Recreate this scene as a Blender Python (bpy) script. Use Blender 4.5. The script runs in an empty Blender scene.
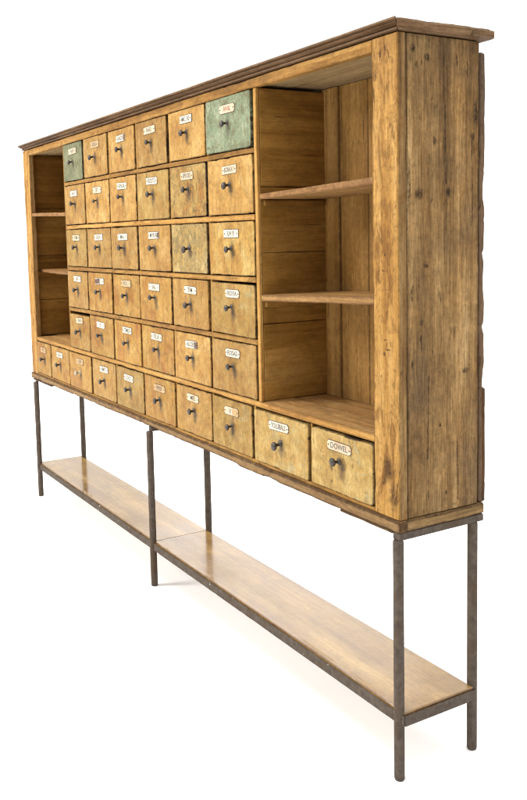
import bpy, bmesh, math, random
from mathutils import Vector, Matrix, noise
random.seed(11)
sc = bpy.context.scene
col = sc.collection

# ---------------------------------------------------------------- dimensions (metres)
W, D, H = 2.569, 0.225, 1.0
ZB = 0.5745                       # underside of the carcass above the floor
P0 = Vector((W/2, D/2, 0.0))      # base of the cabinet

# ================================================================ materials
K = .565                           # overall depth of the old finish
class NT:
    def __init__(s, name):
        s.m = bpy.data.materials.new(name); s.m.use_nodes = True
        s.t = s.m.node_tree; s.n = s.t.nodes; s.l = s.t.links
        for x in list(s.n): s.n.remove(x)
        s.out = s.n.new('ShaderNodeOutputMaterial')
        s.b = s.n.new('ShaderNodeBsdfPrincipled')
        s.l.new(s.b.outputs[0], s.out.inputs[0])
    def set(s, sock, v):
        if v is None: return
        if hasattr(v, 'is_linked') or isinstance(v, bpy.types.NodeSocket): s.l.new(v, sock)
        else: sock.default_value = v
    def math(s, op, a, b=None, clamp=False):
        n = s.n.new('ShaderNodeMath'); n.operation = op; n.use_clamp = clamp
        s.set(n.inputs[0], a); s.set(n.inputs[1], b); return n.outputs[0]
    def vmath(s, op, a, b=None, scale=None):
        n = s.n.new('ShaderNodeVectorMath'); n.operation = op
        s.set(n.inputs[0], a)
        if b is not None: s.set(n.inputs[1], b)
        if scale is not None: s.set(n.inputs['Scale'], scale)
        return n.outputs['Value'] if op in ('LENGTH', 'DISTANCE', 'DOT_PRODUCT') else n.outputs[0]
    def noise(s, v, scale, detail=4, rough=.55, dist=0.0):
        n = s.n.new('ShaderNodeTexNoise'); s.set(n.inputs['Vector'], v)
        n.inputs['Scale'].default_value = scale; n.inputs['Detail'].default_value = detail
        n.inputs['Roughness'].default_value = rough; n.inputs['Distortion'].default_value = dist
        return n.outputs['Fac']
    def ramp(s, f, stops):
        n = s.n.new('ShaderNodeValToRGB'); s.set(n.inputs[0], f)
        e = n.color_ramp.elements
        while len(e) < len(stops): e.new(0.5)
        for k, (p, c) in enumerate(stops):
            e[k].position = p
            e[k].color = (c, c, c, 1) if isinstance(c, (int, float)) else (*c, 1)
        return n.outputs[0]
    def mix(s, f, a, b, mode='MIX'):
        n = s.n.new('ShaderNodeMix'); n.data_type = 'RGBA'; n.blend_type = mode
        s.set(n.inputs[0], f)
        for i, v in ((6, a), (7, b)):
            s.set(n.inputs[i], (*v, 1) if isinstance(v, tuple) and len(v) == 3 else v)
        return n.outputs[2]
    def attr(s, name, kind='GEOMETRY'):
        n = s.n.new('ShaderNodeAttribute'); n.attribute_name = name; n.attribute_type = kind
        return n.outputs['Fac']
    def coords(s):
        tc = s.n.new('ShaderNodeTexCoord').outputs['Object']
        oi = s.n.new('ShaderNodeObjectInfo').outputs['Random']
        c = s.n.new('ShaderNodeCombineXYZ')
        s.set(c.inputs[0], s.math('MULTIPLY', oi, 31.7)); s.set(c.inputs[1], s.math('MULTIPLY', oi, 17.3))
        s.set(c.inputs[2], s.math('MULTIPLY', oi, 53.9))
        return tc, s.vmath('ADD', tc, c.outputs[0]), oi
    def stretch(s, v, axis, k):
        sc3 = [1.0, 1.0, 1.0]; sc3['xyz'.index(axis)] = k
        return s.vmath('MULTIPLY', v, tuple(sc3))
    def done(s, colr, rough, bump, bstr=.35, bdist=.002, spec=.35, metallic=None):
        s.set(s.b.inputs['Base Color'], colr); s.set(s.b.inputs['Roughness'], rough)
        s.b.inputs['Specular IOR Level'].default_value = spec
        if metallic is not None: s.b.inputs['Metallic'].default_value = metallic
        if bump is not None:
            n = s.n.new('ShaderNodeBump'); n.inputs['Strength'].default_value = bstr
            n.inputs['Distance'].default_value = bdist
            s.set(n.inputs['Height'], bump); s.l.new(n.outputs[0], s.b.inputs['Normal'])
        return s.m

def wood(name, stops, axis='x', dark=(.03, .018, .009), streak=42, blotch=.45, wear=.7, speck=.72,
         gouges=(), segs=(), rough=(.45, .72), bstr=.4, plane='yz', vary=.25, smear=None, tintnoise=None, wearcol=None, spec=.08, dim=1.0, face=None, grain=.5, band=.25, ends=None, staves=None):
    """aged board: grain streaks along `axis`, blotches, flecks, worn long edges, gouges at given spots"""
    m = NT(name)
    raw, p, oi = m.coords()
    st = m.stretch(p, axis, .045)
    g1 = m.noise(st, streak, 7, .62, .35)
    g2 = m.noise(m.stretch(p, axis, .02), streak*5, 4, .6)
    lo = m.noise(m.stretch(p, axis, .35), 6.5, 5, .6, .6)
    f = m.math('ADD', m.math('MULTIPLY', g1, .72), m.math('MULTIPLY', g2, .28))
    f = m.math('ADD', f, m.math('MULTIPLY', m.math('SUBTRACT', lo, .5), blotch))
    c = m.ramp(f, stops)
    # broad bands along the grain
    bn = m.noise(m.stretch(p, axis, .03), 15, 4, .6, .2)
    c1 = m.n.new('ShaderNodeVectorMath'); c1.operation = 'SCALE'
    m.set(c1.inputs[0], c); m.set(c1.inputs['Scale'], m.math('ADD', 1.0, m.math('MULTIPLY', m.math('SUBTRACT', bn, .5), 4*band))); c = c1.outputs[0]
    if staves:                                 # glued staves of different tone
        bk = m.n.new('ShaderNodeTexBrick'); m.set(bk.inputs['Vector'], p)
        bk.inputs['Color1'].default_value = (.88, .87, .85, 1); bk.inputs['Color2'].default_value = (1.10, 1.10, 1.08, 1); bk.inputs['Mortar'].default_value = (.78, .76, .72, 1)
        bk.inputs['Scale'].default_value = 1; bk.inputs['Mortar Size'].default_value = .0006; bk.inputs['Mortar Smooth'].default_value = .5
        bk.inputs['Brick Width'].default_value = staves[0]; bk.inputs['Row Height'].default_value = staves[1]
        c = m.mix(1.0, c, bk.outputs[0], 'MULTIPLY')
    if ends:                                   # weather stain towards both ends of the board
        sz = m.n.new('ShaderNodeSeparateXYZ'); m.set(sz.inputs[0], raw)
        a_ = m.math('ABSOLUTE', sz.outputs['xyz'.index(axis)])
        es = m.math('ADD', m.math('MULTIPLY', m.math('SUBTRACT', a_, ends[0]), ends[1]), m.math('MULTIPLY', m.math('SUBTRACT', m.noise(p, 24, 7, .72, .9), .5), 2.6))
        c = m.mix(m.ramp(es, [(.35, 0.0), (.9, .75)]), c, ends[2])
    # broad stain clouds
    cl = m.noise(p, 9, 6, .65, 1.0)
    c = m.mix(m.ramp(cl, [(.5, 0.0), (.75, .55)]), c, m.mix(.62, c, dark), 'MIX')
    if smear:
        sm = m.noise(m.stretch(p, axis, .3), 22, 7, .7, 1.3)
        c = m.mix(m.ramp(sm, [(.50, 0.0), (.66, .85)]), c, smear)
    if tintnoise:
        tn = m.noise(p, 4.2, 4, .6, .4)
        c = m.mix(m.ramp(tn, [(.42, 0.0), (.68, .75)]), c, tintnoise)
    # dark flecks and small holes, drawn out along the grain
    fl = m.noise(m.stretch(p, axis, .28), 95, 3, .5, .8)
    flm = m.ramp(fl, [(speck-.02, 0.0), (speck+.06, .8)])
    sc_ = m.noise(m.stretch(p, axis, .9), 38, 8, .75, 2.2)
    scm = m.ramp(sc_, [(.64, 0.0), (.74, .55)])
    cr = m.noise(m.stretch(p, axis, .03), 120, 5, .7, .25)
    crm = m.ramp(cr, [(.63, 0.0), (.70, .65)])
    mk = m.math('MAXIMUM', m.math('MAXIMUM', flm, scm), crm)
    h = m.math('SUBTRACT', m.math('ADD', m.math('MULTIPLY', g1, .7), m.math('MULTIPLY', g2, .5)), m.math('MULTIPLY', mk, .8))
    if gouges or segs:
        wob = m.noise(raw, 60, 3, .6)
        wv = m.vmath('SCALE', m.vmath('SUBTRACT', m.n[wob.node.name].outputs['Color'], (.5, .5, .5)), scale=.012)
        q = m.vmath('ADD', raw, wv)
        tot = None
        i0, i1 = 'xyz'.index(plane[0]), 'xyz'.index(plane[1])
        for (a, b, ra, rb) in gouges:
            cen = [0.0]*3; cen[i0] = a; cen[i1] = b
            sc3 = [0.0]*3; sc3[i0] = 1/ra; sc3[i1] = 1/rb
            d = m.vmath('LENGTH', m.vmath('MULTIPLY', m.vmath('SUBTRACT', q, tuple(cen)), tuple(sc3)))
            k = m.ramp(m.math('MULTIPLY', d, .5), [(.25, .92), (.62, 0.0)])
            tot = k if tot is None else m.math('MAXIMUM', tot, k)
        for (a0, b0, a1, b1, w_) in segs:          # cracks
            A = Vector((a0, b0)); dv = Vector((a1, b1)) - A; L = dv.length; dv /= L
            cen = [0.0]*3; cen[i0] = a0; cen[i1] = b0
            dd = [0.0]*3; dd[i0] = dv.x; dd[i1] = dv.y
            nn = [0.0]*3; nn[i0] = -dv.y; nn[i1] = dv.x
            r_ = m.vmath('SUBTRACT', m.vmath('ADD', raw, m.vmath('SCALE', wv, scale=.6)), tuple(cen))
            al = m.vmath('DOT_PRODUCT', r_, tuple(dd)); ac = m.math('ABSOLUTE', m.vmath('DOT_PRODUCT', r_, tuple(nn)))
            inside = m.math('MULTIPLY', m.math('GREATER_THAN', al, 0.0), m.math('LESS_THAN', al, L))
            k = m.math('MULTIPLY', inside, m.ramp(m.math('DIVIDE', ac, w_*2), [(.3, .9), (.75, 0.0)]))
            tot = k if tot is None else m.math('MAXIMUM', tot, k)
        rg_ = m.noise(m.stretch(raw, axis, .5), 130, 5, .7, .8)
        tot = m.math('MULTIPLY', tot, m.ramp(rg_, [(.36, .15), (.56, 1.0)]))
        mk = m.math('MAXIMUM', mk, tot); h = m.math('SUBTRACT', h, m.math('MULTIPLY', tot, 1.5))
    c = m.mix(mk, c, dark)
    # worn edges
    ed = m.attr('edge')
    en = m.noise(p, 55, 5, .65, .6)
    em = m.ramp(m.math('MULTIPLY', m.math('POWER', ed, 1.6), m.math('ADD', en, .25)), [(.40, 0.0), (.78, wear)])
    c = m.mix(em, c, wearcol or dark)
    if face:                                   # old paint only on the faces that look this way
        fax, fsg, fst = face
        gn = m.n.new('ShaderNodeTexCoord').outputs['Normal']
        sx = m.n.new('ShaderNodeSeparateXYZ'); m.set(sx.inputs[0], gn)
        fm = m.ramp(m.math('ADD', m.math('MULTIPLY', m.math('MULTIPLY', sx.outputs['xyz'.index(fax)], fsg), .8), m.math('MULTIPLY', m.math('SUBTRACT', en, .5), .5)), [(.42, 0.0), (.56, 1.0)])
        fc = m.ramp(f, fst)
        if smear:
            fc = m.mix(m.ramp(sm, [(.50, 0.0), (.62, .80)]), fc, smear)
            s3 = m.noise(m.stretch(p, axis, .45), 60, 7, .75, 1.6)
            fc = m.mix(m.ramp(s3, [(.53, 0.0), (.66, .70)]), fc, (.15, .062, .018))
        fc = m.mix(m.math('MULTIPLY', mk, .9), fc, dark)
        fc = m.mix(m.math('MULTIPLY', em, .7), fc, dark)
        c = m.mix(fm, c, fc)
    # fine tooth of the surface, board to board variation
    t1 = m.noise(m.stretch(p, axis, .10), 230, 4, .7, .2); t2 = m.noise(p, 70, 6, .75, .5)
    tv = m.math('ADD', m.math('MULTIPLY', m.math('SUBTRACT', t1, .5), 2.2*grain), m.math('MULTIPLY', m.math('SUBTRACT', t2, .5), 2.0*grain))
    c2 = m.n.new('ShaderNodeVectorMath'); c2.operation = 'SCALE'
    m.set(c2.inputs[0], c); m.set(c2.inputs['Scale'], m.math('ADD', 1.0, tv)); c = c2.outputs[0]
    v = m.math('MULTIPLY', m.math('ADD', 1.0-vary*.5, m.math('MULTIPLY', oi, vary)), K*dim)
    cc = m.n.new('ShaderNodeVectorMath'); cc.operation = 'SCALE'
    m.set(cc.inputs[0], c); m.set(cc.inputs['Scale'], v)
    rg = m.ramp(lo, [(.3, rough[0]), (.7, rough[1])])
    return m.done(cc.outputs[0], rg, h, bstr, .0016, spec)

def paint(name, A, B, C, dark=(.085, .042, .014), pale=(.50, .42, .20), palek=.5, wear=.75, mott=.0, rough=.5, dark_patch=.9):
    """old distemper / varnish on a drawer front; local origin is the middle of the front"""
    m = NT(name)
    raw, p, oi = m.coords()
    n1 = m.noise(p, 13, 6, .6, .5)
    n2 = m.noise(m.stretch(p, 'z', .12), 60, 6, .65, .3)
    f = m.math('ADD', m.math('MULTIPLY', n1, .66), m.math('MULTIPLY', n2, .34))
    c = m.ramp(f, [(.36, C), (.5, A), (.64, B)])
    # rubbed orange or pale clouds
    pn = m.noise(p, 17, 7, .72, 1.1)
    x = m.n.new('ShaderNodeSeparateXYZ'); m.set(x.inputs[0], raw)
    right = m.ramp(m.math('ADD', m.math('MULTIPLY', x.outputs[0], 4.0), .5), [(.2, .25), (.75, 1.0)])
    c = m.mix(m.math('MULTIPLY', m.ramp(pn, [(.56, 0.0), (.68, palek)]), right), c, pale)
    on = m.noise(m.vmath('ADD', p, (7.0, 3.0, 1.0)), 12, 6, .65, .8)
    c = m.mix(m.ramp(on, [(.54, 0.0), (.72, .42)]), c, (.43, .17, .035) if mott < 2 else C)
    if mott:
        mn = m.noise(p, 33, 8, .75, 1.4)
        c = m.mix(m.ramp(mn, [(.46, 0.0), (.62, min(.8, mott))]), c, dark if mott < 2 else (.20, .16, .07))
    # dark patch below and right of the pull
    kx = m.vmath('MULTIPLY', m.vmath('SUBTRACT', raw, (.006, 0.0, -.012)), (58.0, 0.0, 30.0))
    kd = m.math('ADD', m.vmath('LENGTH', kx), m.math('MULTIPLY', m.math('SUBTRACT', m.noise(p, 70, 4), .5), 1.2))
    c = m.mix(m.ramp(kd, [(.25, dark_patch), (.98, 0.0)]), c, (.13, .075, .03))
    # grubby wash and chips along the edges
    dm = m.noise(m.vmath('ADD', p, (2.0, 9.0, 4.0)), 27, 9, .8, 1.0)
    dmk = m.math('MULTIPLY', m.ramp(dm, [(.50, 0.0), (.70, .58)]), m.math('ADD', .55, m.math('MULTIPLY', oi, .6)), True)
    c = m.mix(dmk, c, m.mix(.72, c, dark))
    # scratches / flecks
    s1 = m.noise(m.stretch(p, 'z', .22), 85, 4, .6, 1.2)
    s2 = m.noise(m.stretch(p, 'x', .3), 60, 5, .65, 1.6)
    mk = m.math('MAXIMUM', m.ramp(s1, [(.645, 0.0), (.70, .8)]), m.ramp(s2, [(.665, 0.0), (.72, .7)]))
    s4 = m.noise(p, 150, 3, .6, .6)
    mk = m.math('MAXIMUM', mk, m.ramp(s4, [(.66, 0.0), (.71, .6)]))
    c = m.mix(mk, c, dark)
    ed = m.attr('edge'); en = m.noise(p, 48, 6, .7, .8)
    em = m.ramp(m.math('MULTIPLY', m.math('POWER', ed, 2.0), m.math('ADD', en, .22)), [(.42, 0.0), (.74, wear)])
    c = m.mix(em, c, dark)
    chn = m.noise(p, 20, 7, .75, 1.2)
    chm = m.ramp(m.math('MULTIPLY', m.math('POWER', ed, .7), chn), [(.50, 0.0), (.56, .9)])
    c = m.mix(chm, c, (.030, .017, .008))
    t1 = m.noise(m.stretch(p, 'z', .3), 210, 5, .75, .4); t2 = m.noise(p, 52, 7, .78, .7)
    tv = m.math('ADD', m.math('MULTIPLY', m.math('SUBTRACT', t1, .5), 1.1), m.math('MULTIPLY', m.math('SUBTRACT', t2, .5), 1.4))
    c2 = m.n.new('ShaderNodeVectorMath'); c2.operation = 'SCALE'
    m.set(c2.inputs[0], c); m.set(c2.inputs['Scale'], m.math('ADD', 1.0, tv)); c = c2.outputs[0]
    v = m.math('MULTIPLY', m.math('ADD', .84, m.math('MULTIPLY', oi, .34)), K)
    cc = m.n.new('ShaderNodeVectorMath'); cc.operation = 'SCALE'
    m.set(cc.inputs[0], c); m.set(cc.inputs['Scale'], v)
    h = m.math('SUBTRACT', m.math('ADD', m.math('MULTIPLY', n2, .5), m.math('MULTIPLY', pn, .4)), m.math('ADD', m.math('MULTIPLY', mk, .6), m.math('MULTIPLY', em, .5)))
    h = m.math('ADD', h, m.math('MULTIPLY', t2, .8))
    rg = m.ramp(pn, [(.35, rough-.08), (.7, rough+.2)])
    return m.done(cc.outputs[0], rg, h, .5, .0016, .15)

def simple(name, A, B, scale=80, rough=.6, metallic=0.0, bstr=.3, dirt=None, spec=.4, fleck=None):
    m = NT(name); raw, p, oi = m.coords()
    n = m.noise(p, scale, 6, .65, .4); n2 = m.noise(p, scale*.18, 5, .6, .5)
    c = m.mix(m.ramp(n, [(.35, 0.0), (.65, 1.0)]), A, B)
    if dirt: c = m.mix(m.ramp(n2, [(.5, 0.0), (.68, .75)]), c, dirt)
    if fleck: c = m.mix(m.ramp(m.noise(p, 95, 2, .4), [(.735, 0.0), (.76, 1.0)]), c, fleck)
    return m.done(c, m.ramp(n2, [(.3, rough-.1), (.7, rough+.12)]), n, bstr, .0008, spec, metallic)

OCH = [(.24, (0.170, 0.069, 0.014)), (.41, (0.420, 0.201, 0.045)), (.56, (0.560, 0.301, 0.080)), (.76, (0.660, 0.401, 0.142))]
M = {}
SIDE = [(.27, (0.080, 0.038, 0.012)), (.42, (0.245, 0.132, 0.045)), (.55, (0.375, 0.221, 0.085)), (.71, (0.570, 0.374, 0.170))]
M['post'] = wood('post_ochre', SIDE, 'z', face=('y', -1, OCH), dark=(.055, .026, .010), blotch=.55, smear=(.22, .095, .022), wear=.4, wearcol=(.20, .095, .03),
    gouges=[], speck=.70)
M['rail'] = wood('rail_ochre', OCH, 'x', dim=1.12, dark=(.075, .035, .014), blotch=.5, smear=(.25, .12, .03), wear=.30)
M['divider'] = wood('divider_ochre', OCH, 'z', dark=(.075, .035, .014), wear=.2)
g0 = (.1125+.011, .5)
def gs(y, z, ry, rz): return (y-g0[0], z-g0[1], ry, rz)
M['side'] = wood('side_bare_pine', SIDE, 'z', dark=(.030, .017, .008), streak=34, blotch=.75, wear=.55, grain=.75, band=.45, ends=(.44, 9.0, (.10, .056, .022)),  speck=.69,
    gouges=[gs(.137,.684,.008,.013), gs(.036,.473,.003,.014), gs(.061,.414,.005,.006), gs(.073,.532,.007,.004), gs(.079,.955,.009,.009),
            gs(.040,.972,.006,.010), gs(.098,.788,.006,.009), gs(.057,.68,.012,.012), gs(.037,.328,.003,.010), gs(.187,.302,.012,.006),
            gs(.214,.846,.005,.03), gs(.205,.80,.006,.008), gs(.112,.191,.004,.004), gs(.03,.70,.004,.05), gs(.05,.94,.003,.008), gs(.12,.95,.002,.016), gs(.16,.955,.002,.014), gs(.19,.94,.0025,.02), gs(.09,.35,.002,.006), gs(.155,.39,.002,.012)],
    segs=[(.129-g0[0], .70-g0[1], .127-g0[0], .865-g0[1], .0018), (.205-g0[0], .62-g0[1], .203-g0[0], .80-g0[1], .0013), (.078-g0[0], .12-g0[1], .081-g0[0], .30-g0[1], .0013), (.165-g0[0], .02-g0[1], .162-g0[0], .16-g0[1], .0014)], tintnoise=(.17, .105, .050))
INT = [(.25, (0.115, 0.051, 0.008)), (.45, (0.215, 0.104, 0.021)), (.60, (0.275, 0.141, 0.032)), (.8, (0.340, 0.190, 0.055))]
M['inner'] = wood('inner_wall_shade_tone', INT, 'y', dark=(.025, .012, .004), streak=20, blotch=1.0, wear=.2, speck=.73, grain=.35, band=.15, dim=1.5)  # aged brown, set darker so the colour carries the compartment shade
BACK = [(.25, (0.190, 0.085, 0.018)), (.45, (0.380, 0.195, 0.053)), (.60, (0.480, 0.266, 0.083)), (.8, (0.560, 0.332, 0.121))]
M['back'] = wood('back_boards', BACK, 'z', dim=1.1, dark=(.05, .026, .010), streak=24, blotch=.6, wear=.5)
M['edge'] = wood('bark_edge', [(.25, (.03, .014, .006)), (.5, (.12, .058, .023)), (.75, (.26, .15, .066))], 'z', dark=(.015, .009, .006), blotch=.7, wear=.6, wearcol=(.24, .16, .10), bstr=.9)
SH = [(.22, (.17, .075, .022)), (.42, (.38, .200, .066)), (.58, (.49, .28, .105)), (.78, (.60, .39, .17))]
M['shelf'] = wood('shelf_worn', SH, 'x', dim=1.15, dark=(.07, .035, .018), blotch=.5, wear=.75, wearcol=(.17, .075, .030))
M['floor_board'] = wood('floor_board_painted_front', SH, 'x', dark=(.07, .035, .014), blotch=.5, wear=.45, wearcol=(.20, .095, .035), face=('y', -1, OCH))
M['ceil'] = wood('top_boards', dim=1.25, stops= [(.22, (.22, .14, .06)), (.45, (.42, .29, .14)), (.62, (.52, .38, .20)), (.8, (.58, .44, .26))], axis='x', dark=(.08, .045, .02), wear=.2)
M['cornice'] = wood('cornice_dark', dim=1.25, stops= [(.22, (.034, .017, .007)), (.42, (.100, .052, .023)), (.58, (.165, .092, .044)), (.78, (.28, .175, .090))], axis='x', dark=(.015, .009, .006), blotch=.5, wear=.5, wearcol=(.26, .18, .11), bstr=.6)
M['cornice_y'] = wood('cornice_dark_end', dim=1.2, stops= [(.22, (.034, .017, .007)), (.42, (.100, .052, .023)), (.58, (.165, .092, .044)), (.78, (.28, .175, .090))], axis='y', dark=(.015, .009, .006), blotch=.5, wear=.5, wearcol=(.26, .18, .11), bstr=.8)
M['base'] = wood('base_board', [(.22, (.12, .062, .022)), (.42, (.29, .165, .065)), (.58, (.40, .245, .105)), (.78, (.50, .34, .16))], 'x', dark=(.05, .024, .010), blotch=.6, wear=.8, smear=(.16, .07, .03))
M['base_y'] = wood('base_board_end', [(.22, (.14, .075, .026)), (.42, (.32, .19, .075)), (.58, (.42, .265, .115)), (.78, (.50, .34, .16))], 'y', dark=(.05, .024, .010), blotch=.6, wear=.7)
M['lower'] = wood('lower_shelf_oiled', [(.20, (.20, .095, .022)), (.42, (.38, .215, .060)), (.60, (.48, .30, .100)), (.8, (.60, .42, .17))], 'x', dark=(.12, .065, .026), streak=22, blotch=.75, wear=.75, wearcol=(.14, .06, .02), rough=(.10, .36), bstr=.08, speck=.74, tintnoise=(.27, .14, .035), spec=.6, dim=1.25, staves=(.46, .034), grain=.4)
_b = M['lower'].node_tree.nodes['Principled BSDF']; _b.inputs['Coat Weight'].default_value = .35; _b.inputs['Coat Roughness'].default_value = .10; _b.inputs['Coat IOR'].default_value = 1.6
M['iron'] = simple('aged_iron', (.054, .041, .031), (.094, .073, .056), 70, .70, .0, .35, dirt=(.068, .044, .027), spec=.10)
M['iron_rail'] = simple('aged_iron_flecked', (.054, .041, .031), (.094, .073, .056), 70, .70, .0, .35, dirt=(.068, .044, .027), spec=.10, fleck=(.50, .46, .38))
M['knob'] = simple('knob_iron', (.022, .016, .012), (.060, .046, .036), 160, .38, .3, .25, spec=.4)
M['knobpale'] = simple('knob_worn_pale', (.36, .30, .22), (.24, .19, .13), 160, .4, .0, .2)
M['enamel'] = simple('label_enamel', (.50, .465, .39), (.43, .38, .29), 120, .45, .0, .1, dirt=(.42, .35, .25), spec=.2)
M['cream'] = simple('label_cream', (.50, .41, .30), (.44, .34, .22), 120, .5, .0, .15, dirt=(.36, .24, .13), spec=.2)
M['faded'] = simple('label_faded', (.38, .255, .12), (.32, .20, .085), 110, .6, .0, .2, dirt=(.44, .35, .23), spec=.2)
M['ink'] = simple('label_ink', (.05, .048, .045), (.11, .10, .09), 300, .6, 0, .0)
M['inkred'] = simple('label_ink_red', (.20, .055, .025), (.28, .09, .04), 300, .6, 0, .0)
M['rust'] = simple('label_rust', (.055, .030, .022), (.13, .075, .055), 200, .7, .2, .3)
OA, OB, OC = (0.490, 0.268, 0.063), (0.600, 0.366, 0.118), (0.380, 0.180, 0.034)
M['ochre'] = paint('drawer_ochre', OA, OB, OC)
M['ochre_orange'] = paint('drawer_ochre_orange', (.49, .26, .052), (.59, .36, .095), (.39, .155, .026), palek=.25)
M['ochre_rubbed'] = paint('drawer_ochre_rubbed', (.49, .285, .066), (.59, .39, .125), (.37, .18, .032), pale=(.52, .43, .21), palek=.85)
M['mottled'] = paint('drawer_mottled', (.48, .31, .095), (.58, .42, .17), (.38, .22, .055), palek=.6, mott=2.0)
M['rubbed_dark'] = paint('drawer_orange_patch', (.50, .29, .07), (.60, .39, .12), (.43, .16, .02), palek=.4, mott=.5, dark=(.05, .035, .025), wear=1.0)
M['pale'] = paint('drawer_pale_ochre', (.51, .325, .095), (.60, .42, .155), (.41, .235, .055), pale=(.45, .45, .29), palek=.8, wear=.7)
M['green'] = paint('drawer_green', (.315, .375, .225), (.42, .46, .30), (.21, .265, .15), dark=(.07, .055, .025), pale=(.52, .44, .27), palek=.6, mott=2.0, dark_patch=.6)
M['green_dull'] = paint('drawer_dull_green', (.26, .275, .145), (.34, .34, .19), (.17, .18, .09), dark=(.06, .045, .02), pale=(.30, .26, .14), palek=.5, mott=2.0, dark_patch=.4)

# ================================================================ mesh helpers
def bm_obj(name, bm, mats, parent=None, label=None, center=None, pc=None):
    """link bm (world coordinates) as one mesh object whose origin is its middle"""
    if center is None:
        lo = Vector((min(v.co[i] for v in bm.verts) for i in range(3)))
        hi = Vector((max(v.co[i] for v in bm.verts) for i in range(3)))
        center = (lo+hi)/2
    center = Vector(center)
    for v in bm.verts: v.co -= center
    bmesh.ops.recalc_face_normals(bm, faces=bm.faces)
    me = bpy.data.meshes.new(name); bm.to_mesh(me); bm.free()
    for mt in (mats if isinstance(mats, (list, tuple)) else [mats]): me.materials.append(mt)
    o = bpy.data.objects.new(name, me); col.objects.link(o)
    o['wc'] = tuple(center)
    if parent is not None:
        o.parent = parent
        o.location = center - Vector(parent['wc'])
    else: o.location = center
    if label: o['label'] = label
    return o

def edge_layer(bm):
    return bm.verts.layers.float.get('edge') or bm.verts.layers.float.new('edge')

def rr_profile(a0, a1, b0, b1, r, step=.02):
    """rounded rectangle outline with (a, b, edgeweight); extra points near the corners"""
    pts = []
    def side(pa, pb):
        L = math.dist(pa, pb); ds = [0.0]
        for d in (.005, .012):
            if d < L*.45: ds.append(d)
        base = ds[-1]; n = int((L-2*base)//step)
        ins = [base+(L-2*base)*k/(n+1) for k in range(1, n+1)]
        ds = ds + ins + [L-d for d in reversed(ds)]
        for d in ds:
            e = min(d, L-d); w = max(0.0, 1-e/.012)
            t = d/L; pts.append((pa[0]+(pb[0]-pa[0])*t, pa[1]+(pb[1]-pa[1])*t, w))
    side((a0+r, b0), (a1-r, b0)); side((a1, b0+r), (a1, b1-r)); side((a1-r, b1), (a0+r, b1)); side((a0, b1-r), (a0, b0+r))
    return pts

def board_into(bm, x0, x1, y0, y1, z0, z1, axis='x', r=.0015, wob=.0006, chip=.0015, seg=.02, seed=0, outline=None, freq=7):
    lay = edge_layer(bm)
    ax = 'xyz'.index(axis); lo = (x0, y0, z0); hi = (x1, y1, z1)
    ia, ib = [i for i in range(3) if i != ax]
    prof = outline or rr_profile(lo[ia], hi[ia], lo[ib], hi[ib], r)
    ca, cb = (lo[ia]+hi[ia])/2, (lo[ib]+hi[ib])/2
    L = hi[ax]-lo[ax]; n = max(2, int(L/seg))
    ts = [0, r]+[r+(L-2*r)*k/n for k in range(1, n)]+[L-r, L]
    rings = []; sv = Vector((seed*7.31, seed*3.77, seed*5.13))
    for k, t in enumerate(ts):
        ring = []; endw = 1.0 if k in (0, len(ts)-1) else max(0.0, .6-min(t, L-t)/.02)
        for (a, b, w) in prof:
            v = [0.0]*3; v[ax] = lo[ax]+t
            if k in (0, len(ts)-1):
                a = ca+(a-ca)*max(0, 1-r/max(1e-6, abs(hi[ia]-lo[ia])/2)); b = cb+(b-cb)*max(0, 1-r/max(1e-6, abs(hi[ib]-lo[ib])/2))
            v[ia] = a; v[ib] = b; p = Vector(v)
            nv = noise.noise_vector(p*freq*.6+sv)*wob*.8 + noise.noise_vector(p*freq*3.1+sv)*wob*.16
            ch = (max(0.0, noise.noise(p*9+sv)-.25)*1.1 + max(0.0, noise.noise(p*31+sv)-.3)*1.0 + max(0.0, noise.noise(p*80+sv)-.2)*.35)*chip*w
            v[ia] += nv[ia] + (ca-a and (math.copysign(1, ca-a)*ch)); v[ib] += nv[ib] + (cb-b and (math.copysign(1, cb-b)*ch))
            if k in (0, len(ts)-1): v[ax] += nv[ax]
            bv = bm.verts.new(v); bv[lay] = max(w, endw); ring.append(bv)
        rings.append(ring)
    m_ = len(prof)
    for A, B in zip(rings, rings[1:]):
        for i in range(m_):
            bm.faces.new((A[i], A[(i+1) % m_], B[(i+1) % m_], B[i]))
    bm.faces.new(rings[0]); bm.faces.new(list(reversed(rings[-1])))

def board(name, mat, parent, *a, label=None, **k):
    bm = bmesh.new(); board_into(bm, *a, **k)
    return bm_obj(name, bm, mat, parent, label)

def tube_into(bm, p0, p1, r, n=20, rings=14, wob=.00012):
    lay = edge_layer(bm); p0, p1 = Vector(p0), Vector(p1)
    ts = [0, .004/(p1-p0).length]+[k/rings for k in range(1, rings)]+[1-.004/(p1-p0).length, 1]
    R = []
    for k, t in enumerate(ts):
        c = p0.lerp(p1, t); rr = r*(.86 if k in (0, len(ts)-1) else 1)
        ring = []
        for i in range(n):
            a = 2*math.pi*i/n; q = c+Vector((math.cos(a), math.sin(a), 0))*rr
            q += noise.noise_vector(q*25)*wob
            ring.append(bm.verts.new(q))
        R.append(ring)
    for A, B in zip(R, R[1:]):
        for i in range(n):
            f = bm.faces.new((A[i], A[(i+1) % n], B[(i+1) % n], B[i])); f.smooth = True
    bm.faces.new(R[0]); bm.faces.new(list(reversed(R[-1])))

# ================================================================ the cabinet
cab = bpy.data.objects.new('apothecary_cabinet', None); col.objects.link(cab)
cab.location = P0; cab['wc'] = tuple(P0)
cab['label'] = 'long old ochre wooden cabinet with forty labelled drawers, open shelves and thin iron legs'
cab['category'] = 'cabinet'
Z = lambda z: z+ZB

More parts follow.
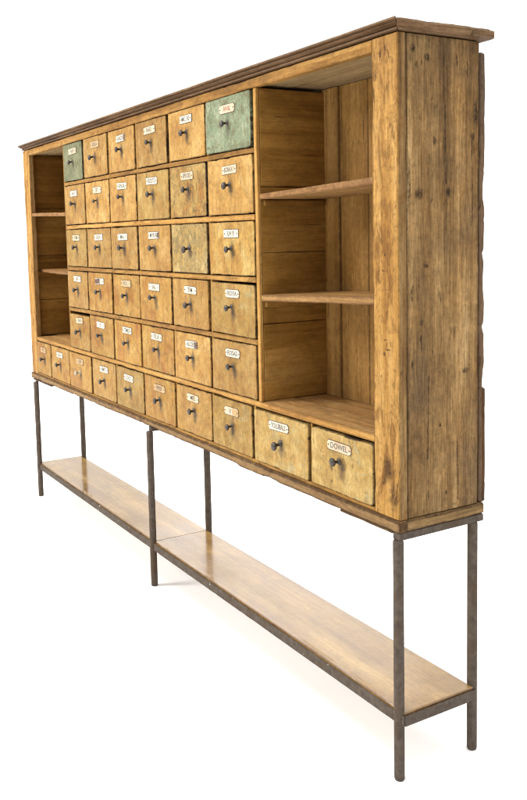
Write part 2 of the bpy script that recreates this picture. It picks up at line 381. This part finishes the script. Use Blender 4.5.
# -- carcass
PW = .083; PT = .022
g1c = (W-PW/2, PT/2, .5)
M['post_marked'] = wood('post_ochre_marked', SIDE, 'z', face=('y', -1, OCH), dark=(.05, .024, .010), blotch=.6, smear=(.22, .095, .022), wear=.4, wearcol=(.09, .05, .02), plane='xz', speck=.69,
    gouges=[(2.527-g1c[0], .379-.5, .006, .003), (2.534-g1c[0], .358-.5, .009, .0025), (2.530-g1c[0], .368-.5, .002, .009), (2.522-g1c[0], .349-.5, .003, .005), (2.526-g1c[0], .556-.5, .002, .003),
            (2.519-g1c[0], .525-.5, .004, .002), (2.528-g1c[0], .484-.5, .002, .002), (2.531-g1c[0], .106-.5, .016, .03), (2.521-g1c[0], .078-.5, .008, .012), (2.552-g1c[0], .05-.5, .014, .03), (2.51-g1c[0], .30-.5, .002, .004),
            (2.552-g1c[0], .946-.5, .003, .006), (2.514-g1c[0], .965-.5, .004, .012), (2.53-g1c[0], .972-.5, .003, .012), (2.54-g1c[0], .96-.5, .002, .01), (2.544-g1c[0], .819-.5, .003, .007)])
board('corner_post', M['post'], cab, 0, PW, 0, PT, Z(0), Z(1), axis='z', r=.002, wob=.0012, chip=.003, seed=1)
board('corner_post', M['post_marked'], cab, W-PW, W, 0, PT, Z(0), Z(1), axis='z', r=.002, wob=.0012, chip=.0035, seed=2)
board('side_panel', M['side'], cab, 0.001, .024, PT+.0006, D, Z(0), Z(1), axis='z', seed=3, wob=.0012)
board('side_panel', M['side'], cab, W-.024, W-.001, PT+.0006, D, Z(0), Z(1), axis='z', r=.002, seed=4, wob=.0012, chip=.003,
      label='bare weathered brown end panel with cracks and knots')
# top board (ceiling of the open ends) and the strip above the drawers
board('top_board', M['ceil'], cab, .0245, W-.0245, .0195, .118, Z(.9815), Z(.9985), axis='x', seed=5, seg=.06)
board('top_board', M['ceil'], cab, .0245, W-.0245, .1205, D, Z(.9825), Z(.9985), axis='x', seed=6, seg=.06)
board('top_rail', M['rail'], cab, PW, W-PW, .0005, .019, Z(.9735), Z(.9992), axis='x', seed=7, wob=.001, chip=.003)
# cabinet floor: the board above the lowest row of drawers
board('cabinet_floor', M['floor_board'], cab, PW, W-PW, .0008, .105, Z(.1525), Z(.1690), axis='x', seed=8, wob=.0008, chip=.004, label='worn board over the lowest row of drawers')
board('cabinet_floor', M['shelf'], cab, PW-.055, W-PW+.055, .1065, D-.012, Z(.1525), Z(.1683), axis='x', seed=9, wob=.0008)
# two upright walls beside the drawer block
board('partition_wall', M['inner'], cab, .5345, .5450, .0010, D-.012, Z(.1695), Z(.9730), axis='z', seed=10, wob=.0008, chip=.002)
XW0, XW1 = 2.0060, 2.0215
bmw = bmesh.new()
for k, (z0, z1) in enumerate(((.1696, .372), (.3732, .556), (.5570, .7250), (.7262, .9730))):   # stacked boards of the wall
    board_into(bmw, XW0, XW1+.0006*(k % 2), .0115, D-.012, Z(z0), Z(z1), axis='y', r=.0012, wob=.0007, chip=.002, seed=60+k)
bm_obj('partition_wall', bmw, M['inner'], cab, label='aged wall of stacked boards with shade in its dark colour, facing the right-hand shelves')
board('partition_edge', M['divider'], cab, XW0, XW1, .0010, .0110, Z(.1696), Z(.9730), axis='z', seed=12, wob=.0008, chip=.002)
# inner linings of the open ends
bmi = bmesh.new()
for k, (z0, z1) in enumerate(((.1696, .33), (.3312, .53), (.5312, .742), (.7432, .9800))):
    board_into(bmi, .0246, .0300+.0005*(k % 2), PT+.001, D-.012, Z(z0), Z(z1), axis='y', r=.001, wob=.0005, chip=.0015, seed=70+k)
bm_obj('inner_lining', bmi, M['inner'], cab)

# back
bmb = bmesh.new(); x = .0255; k = 0
wid = [.14, .12, .15, .13, .16, .12, .14, .15, .13, .12, .16, .14, .13, .15, .1575, .062, .118, .14, .10, .12, .12, .12, .12]
edges = []
while x < W-.03:
    w_ = wid[k % len(wid)]
    if abs(x-2.02) < .12 and x < 2.0: w_ = 2.0-x+.005
    x1 = min(x+w_, W-.0255)
    if 2.0 < x < 2.02: x1 = 2.086
    dy = .0025*(k % 2)+(.004 if abs(x1-2.086) < .001 else 0)
    board_into(bmb, x, x1-.002, D-.0105-dy*.6, D+.004, Z(.02), Z(.9810), axis='z', r=.0012, wob=.0006, chip=.001, seg=.05, seed=100+k)
    x = x1; k += 1
bm_obj('back_panel', bmb, M['back'], cab)
board('back_edge_board', M['edge'], cab, W-.12, W-.0035, D+.0045, D+.0205, Z(.255), Z(.978), axis='z', r=.003, wob=.0028, chip=.010, seed=20, freq=16, seg=.009)
board('back_edge_board', M['edge'], cab, W-.16, W-.0015, D+.0045, D+.0245, Z(-.0006), Z(.258), axis='z', r=.004, wob=.0026, chip=.010, seed=21, freq=14, seg=.009)

# shelves of the open ends
def shelf(x0, x1, z0, z1, th, y0, seed, label=None):
    bm = bmesh.new(); board_into(bm, x0, x1, y0, D-.0155, 0, th, axis='x', r=.002, wob=.0015, chip=.0045, seed=seed, freq=9)
    for v in bm.verts: v.co.z += Z(z0+(z1-z0)*(v.co.x-x0)/(x1-x0)) - th
    bm_obj('shelf', bm, M['shelf'], cab, label)
shelf(XW1+.002, W-.0255, .7075, .7190, .0135, .0235, 31)
shelf(XW1+.002, W-.0255, .4500, .4675, .0165, .0235, 32)
shelf(.0310, .5335, .7225, .7105, .0148, .0235, 33)
shelf(.0310, .5335, .4720, .4652, .0130, .0400, 34)
# front lippings butt between post and wall
def lip(x0, x1, z0, z1, th, seed):
    bm = bmesh.new(); board_into(bm, x0, x1, .0035, .0228, 0, th, axis='x', r=.002, wob=.0012, chip=.0035, seed=seed, freq=9)
    for v in bm.verts: v.co.z += Z(z0+(z1-z0)*(v.co.x-x0)/(x1-x0)) - th
    bm_obj('shelf_edge', bm, M['shelf'], cab)
lip(XW1+.002, W-PW-.0008, .7073, .7188, .0140, 35)
lip(XW1+.002, W-PW-.0008, .4498, .4672, .0172, 36)
lip(PW+.0008, .5335, .7213, .7103, .0150, 37)
# cleats under the shelves on the partition wall
for z_ in (.6925, .4330):
    board('shelf_cleat', M['inner'], cab, XW1+.0012, XW1+.013, .014, .20, Z(z_-.016), Z(z_-.0004), axis='y', seed=int(z_*100), wob=.0006)

# -- cornice
def cornice_profile(lst): return [(a, b, w) for a, b, w in lst]
pf = [(.010, 1.0012, 0), (-.0050, 1.0012, .4), (-.0072, 1.0022, .9), (-.0075, 1.0060, .7), (-.0050, 1.0068, .9), (-.0042, 1.0082, .5), (-.0105, 1.0092, .2), (-.0150, 1.0108, .2), (-.0178, 1.0130, .3), (-.0185, 1.0142, .8), (-.0165, 1.0150, .6), (-.0245, 1.0158, .3), (-.0262, 1.0170, .8), (-.0262, 1.0200, 1), (-.0240, 1.0216, .8), (.010, 1.0226, 0)]
bm = bmesh.new()
board_into(bm, .012, W+.022, -.026, .01, Z(1.0), Z(1.022), axis='x', r=.0012, wob=.0008, chip=.0025, seed=41, outline=[(a, b+ZB, w) for a, b, w in pf], freq=5)
for v in bm.verts:                        # mitre towards the end return
    if v.co.x > W-.03: v.co.x = min(v.co.x, W-v.co.y-.0008)
bm_obj('cornice', bm, M['cornice'], cab)
pe = [(W-.012, 1.0012, 0), (W+.003, 1.0012, .6), (W+.006, 1.0035, .9), (W+.012, 1.0045, .4), (W+.016, 1.0085, .4), (W+.0185, 1.0125, .3), (W+.0215, 1.0165, .8), (W+.0215, 1.0195, 1), (W+.019, 1.0212, .8), (W-.012, 1.0222, 0)]
bm = bmesh.new()
board_into(bm, W-.012, W+.024, -.026, D+.008, Z(1.0), Z(1.022), axis='y', r=.0012, wob=.0022, chip=.006, seed=42, outline=[(a, b+ZB, w) for a, b, w in pe], freq=14)
for v in bm.verts:
    if v.co.y < .03: v.co.y = max(v.co.y, W-v.co.x+.0008)
bm_obj('cornice', bm, M['cornice_y'], cab, label='rough chipped dark moulding over the end panel')
board('cornice_cap', M['cornice_y'], cab, W-.10, W+.0235, D-.040, D+.020, Z(1.0010), Z(1.0185), axis='y', r=.002, wob=.0025, chip=.005, seed=43, freq=14)
board('cornice_back_rail', M['cornice'], cab, .012, W-.102, D-.03, D+.012, Z(1.0), Z(1.018), axis='x', seed=44, seg=.06)
board('dust_top', M['cornice'], cab, .014, W-.0135, .0108, D-.0312, Z(1.0), Z(1.006), axis='x', seed=45, seg=.06)

# -- base board (bottom slab) with its ragged front
bm = bmesh.new()
board_into(bm, -.003, W+.0035, -.0065, .020, Z(-.0255), Z(-.0008), axis='x', r=.0025, wob=.0016, chip=.006, seed=51, freq=8)
for v in bm.verts:
    if v.co.z < Z(-.015):
        t = v.co.x
        v.co.z += .009*math.exp(-((t-.03)/.03)**2)*0 + (.0065 if .285 < t < 1.9 else 0)*(.6+.5*noise.noise(Vector((t*3, 0, 0)))) 
bm_obj('base_board', bm, M['base'], cab)
board('base_board', M['base_y'], cab, W-.060, W+.0030, .0180, D+.017, Z(-.0255), Z(-.0008), axis='y', r=.0025, wob=.0015, chip=.004, seed=52)
board('base_board', M['base_y'], cab, -.003, .060, .0212, D+.017, Z(-.0255), Z(-.0008), axis='y', r=.0025, wob=.0015, chip=.004, seed=53)
board('bottom_board', M['base'], cab, .0612, W-.0612, .0212, D+.010, Z(-.0250), Z(-.0010), axis='x', seed=54, seg=.06)
board('base_strip', M['base'], cab, 2.362, W-.0215, -.0035, .018, Z(-.0315), Z(-.0262), axis='x', r=.001, wob=.0012, chip=.003, seed=55)
board('base_strip', M['base'], cab, .02, .27, -.0045, .018, Z(-.0320), Z(-.0262), axis='x', r=.001, wob=.0012, chip=.003, seed=56)
board('bottom_rail', M['rail'], cab, PW+.0005, W-PW-.0005, .0015, .020, Z(-.0004), Z(.0085), axis='x', r=.001, wob=.0006, chip=.002, seed=57)

# -- drawer grid
CX = [.5465, .7765, 1.0215, 1.2615, 1.5105, 1.7555, 2.0045]        # columns of the block
RT = [.9720, .8110, .6405, .4780, .3160]                           # top of each row opening
RB = [.8275, .6590, .4955, .3330, .1705]                           # bottom of each row opening
for r_ in range(4):
    board('drawer_rail', M['rail'], cab, .5455, XW0-.0005, -.0008, .19, Z(RT[r_+1]+.0016), Z(RB[r_]-.0016), axis='x', r=.0015, wob=.0012, chip=.003, seed=80+r_)
for c_ in range(1, 6):
    bm = bmesh.new()
    for r_ in range(5):
        zt = RT[r_]+.0012 if r_ else .9730
        board_into(bm, CX[c_]-.0046, CX[c_]+.0046, .0020, .18, Z(RB[r_]-.0010 if r_ < 4 else .1695), Z(zt), axis='z', r=.001, wob=.0007, chip=.002, seed=90+r_+c_*7)
    bm_obj('drawer_divider', bm, M['divider'], cab)
BX = [.0860, .2800, .5230, .7790, 1.0215, 1.2700, 1.5110, 1.7490, 1.9830, 2.2450, 2.4850]
BX[0] = .0855
for x_ in BX[1:-1]:
    board('drawer_divider', M['divider'], cab, x_-.0042, x_+.0042, .0022, .18, Z(.0090), Z(.1520), axis='z', r=.001, wob=.0006, chip=.002, seed=int(x_*50))

# -- drawers
def drawer_bm(x0, x1, z0, z1, y, seed, rd=.0036, bow=.0):
    """solid drawer: rounded worn front, box body behind"""
    bm = bmesh.new(); lay = edge_layer(bm)
    def axis_pts(a, b, step=.011):
        offs = [0, .0012, .0026, .0045, .008, .013]
        n = max(2, int((b-a-.026)/step))
        return [a+o for o in offs]+[a+.013+(b-a-.026)*k/n for k in range(1, n)]+[b-o for o in reversed(offs)]
    xs, zs = axis_pts(x0, x1), axis_pts(z0, z1); sv = Vector((seed*1.7, seed*2.3, seed*.9))
    g = []
    for z_ in zs:
        row = []
        for x_ in xs:
            ex = min(x_-x0, x1-x_); ez = min(z_-z0, z1-z_); e = min(ex, ez)
            yy = y
            d = max(0, rd-ex)/rd; d2 = max(0, rd-ez)/rd
            yy += rd*.75*(1-math.sqrt(max(0, 1-min(1, d*d+d2*d2))))
            p = Vector((x_, 0, z_))
            yy += noise.noise(p*9+sv)*.0008 + bow*((x_-(x0+x1)/2)/(x1-x0)*2)**2
            w = max(0.0, 1-e/.012)
            cx = math.copysign(1, (x0+x1)/2-x_) if ex < .006 else 0; cz = math.copysign(1, (z0+z1)/2-z_) if ez < .006 else 0
            ch = max(0, noise.noise(p*30+sv)-.1)*.0028 + max(0, noise.noise(p*75+sv)-.1)*.0014
            yy += ch*w*.7
            Rc = .010; px, pz = x_, z_
            if ex < Rc and ez < Rc:
                sxx = 1 if x_ > (x0+x1)/2 else -1; szz = 1 if z_ > (z0+z1)/2 else -1
                u_, v_ = 1-ex/Rc, 1-ez/Rc
                px = (x1-Rc if sxx > 0 else x0+Rc)+sxx*Rc*u_*math.sqrt(1-v_*v_/2)
                pz = (z1-Rc if szz > 0 else z0+Rc)+szz*Rc*v_*math.sqrt(1-u_*u_/2)
            v = bm.verts.new((px+cx*ch, yy, pz+cz*ch)); v[lay] = w; row.append(v)
        g.append(row)
    for A, B in zip(g, g[1:]):
        for i in range(len(xs)-1):
            f = bm.faces.new((A[i], A[i+1], B[i+1], B[i])); f.smooth = True
    loop = g[0][:]+[r[-1] for r in g[1:]]+list(reversed(g[-1]))[1:]+[r[0] for r in reversed(g[1:-1])]
    prev = loop
    for (yb, ins) in ((y+.018, 0), (y+.0185, .0022), (.175, .003)):
        ring = []
        for v in loop:
            cx = (x0+x1)/2; cz = (z0+z1)/2
            q = Vector((cx+(v.co.x-cx)*(1-ins/(x1-x0)*2), yb, cz+(v.co.z-cz)*(1-ins/(z1-z0)*2)))
            nv = bm.verts.new(q); nv[lay] = 1.0; ring.append(nv)
        for i in range(len(loop)):
            j = (i+1) % len(loop); bm.faces.new((prev[i], prev[j], ring[j], ring[i]))
        prev = ring
    bm.faces.new(prev)
    return bm

def lathe(bm, prof, c, n=18, tilt=(0, 0), mi=0):
    R = []
    for (r, y) in prof:
        R.append([bm.verts.new((c[0]+r*math.cos(2*math.pi*i/n)+tilt[0]*y, c[1]+y, c[2]+r*math.sin(2*math.pi*i/n)+tilt[1]*y)) for i in range(n)])
    for A, B in zip(R, R[1:]):
        for i in range(n):
            f = bm.faces.new((A[i], A[(i+1) % n], B[(i+1) % n], B[i])); f.smooth = True; f.material_index = mi
    for r_ in (R[0], R[-1]):
        f = bm.faces.new(r_); f.material_index = mi

def knob(parent, x, y, z, s=1.0, mat='knob', seed=0):
    bm = bmesh.new(); rnd = random.Random(seed)
    prof = [(.0085, .001), (.0088, -.0012), (.0075, -.0024), (.0046, -.0034), (.0038, -.0080), (.0040, -.0140), (.0062, -.0160), (.0098, -.0176), (.0108, -.0205), (.0098, -.0232), (.0066, -.0250), (.0020, -.0256)]
    lathe(bm, [(r*s, yy*s) for r, yy in prof], (x, y, z), tilt=(rnd.uniform(-.22, .22), rnd.uniform(-.10, .28)))
    return bm_obj('knob', bm, M[mat], parent, 'pale worn knob' if mat == 'knobpale' else None)

def text_mesh(txt, size):
    cu = bpy.data.curves.new('t', 'FONT'); cu.body = txt; cu.size = size; cu.align_x = 'CENTER'; cu.align_y = 'CENTER'; cu.resolution_u = 3; cu.offset = .012*size/.02*.02
    o = bpy.data.objects.new('t', cu); col.objects.link(o)
    bpy.context.view_layer.update()
    me = bpy.data.meshes.new_from_object(o)
    bpy.data.objects.remove(o); bpy.data.curves.remove(cu)
    return me

def plate(parent, x, y, z, w=.088, h=.022, txt='', style='enamel', shape='ticket', tilt=0.0, damage=None, ink='ink'):
    """pinned label: rim, plate, two nail heads, lettering; damage covers one end"""
    bm = bmesh.new()
    if shape == 'ticket':
        q = .28*h
        out = [(-w/2, -h/2+q), (-w/2+q, -h/2), (w/2-q, -h/2), (w/2, -h/2+q), (w/2-q*.35, 0), (w/2, h/2-q), (w/2-q, h/2), (-w/2+q, h/2), (-w/2, h/2-q), (-w/2+q*.35, 0)]
    else:
        q = .06*h
        out = [(-w/2, -h/2+q), (-w/2+q, -h/2), (w/2-q, -h/2), (w/2, -h/2+q), (w/2, h/2-q), (w/2-q, h/2), (-w/2+q, h/2), (-w/2, h/2-q)]
    ct, st = math.cos(tilt), math.sin(tilt)
    def tr(a, b, yy): return Vector((x+a*ct-b*st, yy, z+a*st+b*ct))
    def slab(pts, ya, yb, mi):
        A = [bm.verts.new(tr(a, b, ya)) for a, b in pts]; B = [bm.verts.new(tr(a, b, yb)) for a, b in pts]
        f = bm.faces.new(A); f.material_index = mi
        f = bm.faces.new(list(reversed(B))); f.material_index = mi
        for i in range(len(pts)):
            j = (i+1) % len(pts); f = bm.faces.new((A[i], B[i], B[j], A[j])); f.material_index = mi
    slab([(a*1.035, b*1.13) for a, b in out], y+.001, y-.0012, 2)
    slab(out, y-.0012, y-.0022, 0)
    if damage:
        a0, a1, m_ = damage
        n = 9; top = [(a0*w+(a1-a0)*w*k/n, h*.44+random.uniform(-.002, .0012)) for k in range(n+1)]
        bot = [(a1*w-(a1-a0)*w*k/n, -h*.44+random.uniform(-.0012, .003)) for k in range(n+1)]
        slab(bot+top, y-.0021, y-.0027, 2 if m_ == 'rust' else 3)
    for sx in (-1, 1):
        c = tr(sx*(w/2-.006), 0, 0)
        lathe(bm, [(.0018, y-.0021), (.0017, y-.0030), (.0008, y-.0036)], (c.x, 0, c.z), n=8, mi=2)
    if txt:
        me = text_mesh(txt, h*.86)
        xs = [v.co.x for v in me.vertices]; wd = max(xs)-min(xs); s = min(1.0, (w-.026)/wd)
        vs = [bm.verts.new(tr(v.co.x*s, v.co.y, y-.00245)) for v in me.vertices]
        for p_ in me.polygons:
            try:
                f = bm.faces.new([vs[i] for i in p_.vertices]); f.material_index = 1
            except ValueError: pass
        bpy.data.meshes.remove(me)
    return bm_obj('label_plate', bm, [M[style], M[ink], M['rust'], M['faded']], parent)

def drawer(x0, x1, z0, z1, mat='ochre', txt='', style='enamel', shape='ticket', drop=.0, rot=.0, out=None, seed=0,
           lab=(0, .032), kn='knob', ks=.86, nolabel=False, damage=None, label=None, ink='ink', gapr=.0, ltilt=None, lw=.083):
    rnd = random.Random(seed)
    y = -(.0028+rnd.uniform(-.0018, .0018)) if out is None else -out
    g = .0005
    bm = drawer_bm(x0+g, x1-g-gapr, Z(z0+g), Z(z1-g-drop), y, seed)
    cx, cz = (x0+x1-gapr)/2, (z0+z1)/2
    kz = Z(z1-.070) if z1-z0 < .16 else Z(cz)
    # origin: middle of the front at pull height, so the dark patch under the pull follows it
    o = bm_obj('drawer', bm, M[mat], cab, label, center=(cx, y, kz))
    lx = cx+lab[0]+rnd.uniform(-.006, .006); kx = cx+rnd.uniform(-.005, .003)
    knob(o, kx, y+.0006, kz+rnd.uniform(-.003, .003), ks*rnd.uniform(.92, 1.06), kn, seed)
    if not nolabel:
        plate(o, lx, y+.0004, Z(z1-lab[1])+rnd.uniform(-.002, .002), lw*rnd.uniform(.90, 1.02), .0212, txt, style, shape,
              rnd.uniform(-.03, .03) if ltilt is None else ltilt, damage, ink)
    if rot:
        o.rotation_euler = (0, rot, 0)
    return o

T = [['NUX', 'SODA', 'SALIX', 'RAD.', 'MC 50', 'ANIL'],
     ['NAT', 'SIT', 'SEN.AL', 'ROSTE', 'SPECIES', 'BORAX I'],
     ['GUM', 'LIGN', 'MAL', 'MYR.A', '', 'LH 9'],
     ['LIN', 'TI', 'FOL.', 'SAL', 'TIM', 'ROYA'],
     ['RHE', 'FL', 'TIMES', 'TILIA', 'ALOES', 'ROSAE']]
SPEC = {}
def sp(r, c, **k): SPEC[(r, c)] = k
sp(0, 0, mat='green_dull', style='cream', shape='rect', label='dull green drawer at the far end of the top row', gapr=.014)
sp(0, 1, style='faded', shape='rect', kn='knob', ks=.85)
sp(0, 2, damage=(.36, .49, 'rust'), shape='rect', gapr=.004)
sp(0, 3, shape='rect', gapr=.008, style='cream')
sp(0, 4, shape='rect', style='enamel')
sp(0, 5, mat='green', style='cream', shape='ticket', ink='inkred', out=.006, label='weathered sage green drawer beside the right-hand shelves')
sp(1, 0, shape='rect'); sp(1, 1, style='cream', ks=.72, mat='ochre'); sp(1, 2, shape='rect', mat='ochre'); sp(1, 3, shape='rect', mat='ochre_rubbed')
sp(1, 4, shape='rect', style='cream', mat='rubbed_dark', label='ochre drawer with orange patch and blackened chipped corner', gapr=.003); sp(1, 5, shape='rect', style='cream', mat='ochre', ks=1.0)
sp(2, 0, style='cream', shape='rect', mat='ochre_rubbed'); sp(2, 1, shape='rect'); sp(2, 2, shape='rect'); sp(2, 3, damage=(.34, .49, 'rust'), shape='rect')
sp(2, 4, mat='mottled', nolabel=True, label='mottled scuffed drawer without a label', ks=.95, gapr=.004); sp(2, 5, mat='ochre_rubbed', shape='rect')
sp(3, 0, shape='rect'); sp(3, 1, damage=(-.49, .05, 'rust'), shape='rect', txt='', mat='ochre_orange'); sp(3, 2, style='faded', shape='rect', mat='ochre_orange'); sp(3, 3, shape='rect', mat='ochre_orange'); sp(3, 4, style='enamel', mat='ochre', gapr=.002); sp(3, 5, mat='ochre_rubbed', rot=.010, drop=.003)
sp(4, 0, mat='ochre_orange', drop=.008, style='cream'); sp(4, 1, mat='ochre_orange', shape='ticket'); sp(4, 2, mat='ochre_orange', shape='rect'); sp(4, 3, mat='ochre_orange', shape='rect'); sp(4, 4, damage=(.28, .49, 'rust'), shape='ticket'); sp(4, 5, shape='ticket', mat='ochre')
for r_ in range(5):
    for c_ in range(6):
        k = dict(SPEC.get((r_, c_), {}))
        k.setdefault('txt', T[r_][c_])
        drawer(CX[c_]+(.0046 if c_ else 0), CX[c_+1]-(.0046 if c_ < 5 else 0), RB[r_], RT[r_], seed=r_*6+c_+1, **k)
BT = ['PIX', 'LICH', 'LUPI', 'AMYL', 'COCC', 'PIPER', 'MEL', 'UVA', 'TOLUBALS', 'DOWEL']
BS = [dict(style='faded', mat='ochre_orange'), dict(mat='ochre_orange'), dict(style='faded', kn='knobpale', ks=.85, mat='ochre_orange'), dict(mat='ochre'), dict(mat='ochre_rubbed'), dict(style='faded', mat='ochre_orange'), dict(style='cream', mat='ochre'),
      dict(style='cream', damage=(.08, .49, 'bare'), mat='ochre_rubbed', txt='U 6', gapr=.004), dict(mat='pale', lab=(-.002, .030), ks=1.0, drop=.002, lw=.096, out=.0045, shape='ticket', label='paler ochre drawer left of the end drawer in the lowest row'), dict(mat='pale', lab=(-.004, .034), rot=.006, drop=.003, lw=.098, style='cream', out=.0035, ks=.98, label='paler ochre drawer next to the right corner post')]
for i in range(10):
    k = dict(BS[i]); k.setdefault('txt', BT[i]); k.setdefault('shape', 'ticket')
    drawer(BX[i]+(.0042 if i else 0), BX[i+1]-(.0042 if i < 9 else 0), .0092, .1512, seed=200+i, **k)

# -- iron legs, cross rails, lower shelf and its frame
LX = [.0366, 1.2928, W-.0075]; LYF, LYB = .0015, .2150; LR = .0114
for x_ in LX:
    for y_ in (LYF, LYB):
        bm = bmesh.new(); tube_into(bm, (x_, y_, .0), (x_, y_, Z(-.0415)), LR)
        bm_obj('leg', bm, M['iron'], cab)
for x_ in LX:
    board('cross_rail', M['iron'], cab, x_-.0115, x_+.0098, -.0030 if x_ == LX[2] else .0040, D+.014, Z(-.0414), Z(-.0257), axis='y', r=.001, wob=.0003, chip=.0004, seed=int(x_*10)+300)
SZ = ZB-.420; SX0, SXM, SX1 = .0208, 1.2965, 2.5760
for (x0, x1, sd) in ((SX0, SXM-.0012, 61), (SXM+.0012, SX1-.002, 62)):
    board('lower_shelf', M['lower'], cab, x0, x1, .0045, .2075, SZ-.017, SZ, axis='x', r=.002, wob=.0010, chip=.0025, seed=sd, seg=.03, freq=5)
for y0, y1 in ((-.0015, .0038), (.2083, .2125)):
    board('shelf_rail', M['iron_rail'], cab, SX0-.004, SX1+.001, y0, y1, SZ-.0285, SZ-.0050, axis='x', r=.0008, wob=.0006, chip=.001, seed=310+int(y0*1000))
for x0, x1 in ((SX0-.0045, SX0-.0005), (SX1-.0015, SX1+.0025)):
    board('shelf_rail', M['iron_rail'], cab, x0, x1, .0042, .2080, SZ-.0290, SZ-.0055, axis='y', r=.0008, wob=.0006, chip=.001, seed=320+int(x0*10))
board('shelf_rail', M['iron_rail'], cab, SXM-.012, SXM+.012, .0042, .2080, SZ-.0285, SZ-.0175, axis='y', r=.0008, wob=.0004, seed=333)

# ================================================================ white studio floor
m = NT('white_studio_floor'); raw, p, oi = m.coords()
m.done(m.mix(m.ramp(m.noise(raw, 3, 4), [(.3, 0.0), (.7, 1.0)]), (.90, .90, .90), (.93, .93, .93)), .6, None, spec=.2)
bm = bmesh.new()
bmesh.ops.create_grid(bm, x_segments=8, y_segments=8, size=60)
fl = bm_obj('floor', bm, m.m, None, center=(0, 0, 0)); fl['kind'] = 'structure'
fl['label'] = 'plain white seamless studio floor'

for o in list(bpy.data.objects):
    if 'wc' in o: del o['wc']

# ================================================================ light
w = bpy.data.worlds.new('World'); sc.world = w; w.use_nodes = True
bg = w.node_tree.nodes['Background']; bg.inputs[0].default_value = (1, 1, 1, 1); bg.inputs[1].default_value = 1.28
def area(name, loc, target, sx, sy, power, colr=(1, 1, 1)):
    l = bpy.data.lights.new(name, 'AREA'); l.shape = 'RECTANGLE'; l.size = sx; l.size_y = sy; l.energy = power; l.color = colr
    o = bpy.data.objects.new(name, l); col.objects.link(o); o.location = loc
    o.rotation_euler = (Vector(target)-Vector(loc)).to_track_quat('-Z', 'Y').to_euler()
area('overhead_floor_fill', (1.2, .4, 4.6), (1.2, .1, 0), 7, 6, 380)  # added lamp without a visible source, whitens the floor and its shadows
area('shelf_sheen_fill', (-2.0, 2.6, 2.1), (1.8, .1, .15), 2.2, 1.5, 12)  # added lamp behind the cabinet, placed to lay a sheen on the lower shelf
area('key_softbox', (-.6, -4.2, 3.6), (1.5, 0, 1.0), 1.6, 1.6, 300, (1, .97, .92))

# ================================================================ camera
C = Vector((3.95286482, -1.17278176, .60317678+ZB))
R = [(.5094651935628953, .8602152451308983, -.021793315312498656), (.0724427750531706, -.06811362692845212, -.9950440081497769), (-.8574364471353216, .505361519974602, -.09701790171363586)]
r0, r1, r2 = (Vector(v).normalized() for v in R)
cd = bpy.data.cameras.new('camera'); co = bpy.data.objects.new('camera', cd); col.objects.link(co)
co.matrix_world = Matrix(((r0.x, -r1.x, -r2.x, C.x), (r0.y, -r1.y, -r2.y, C.y), (r0.z, -r1.z, -r2.z, C.z), (0, 0, 0, 1)))
cd.sensor_fit = 'VERTICAL'; cd.sensor_height = 36; cd.sensor_width = 24
cd.lens = 878.788327/800*36
cd.shift_x = (263.5-248.486543)/800; cd.shift_y = (320.873386-400)/800
cd.clip_start = .05; cd.clip_end = 400
sc.camera = co
sc.view_settings.view_transform = 'Standard'; sc.view_settings.look = 'None'; sc.view_settings.exposure = 0; sc.view_settings.gamma = 1
sc.cycles.use_denoising = True; sc.cycles.filter_width = 1.15
sc.cycles.max_bounces = 8; sc.cycles.diffuse_bounces = 5
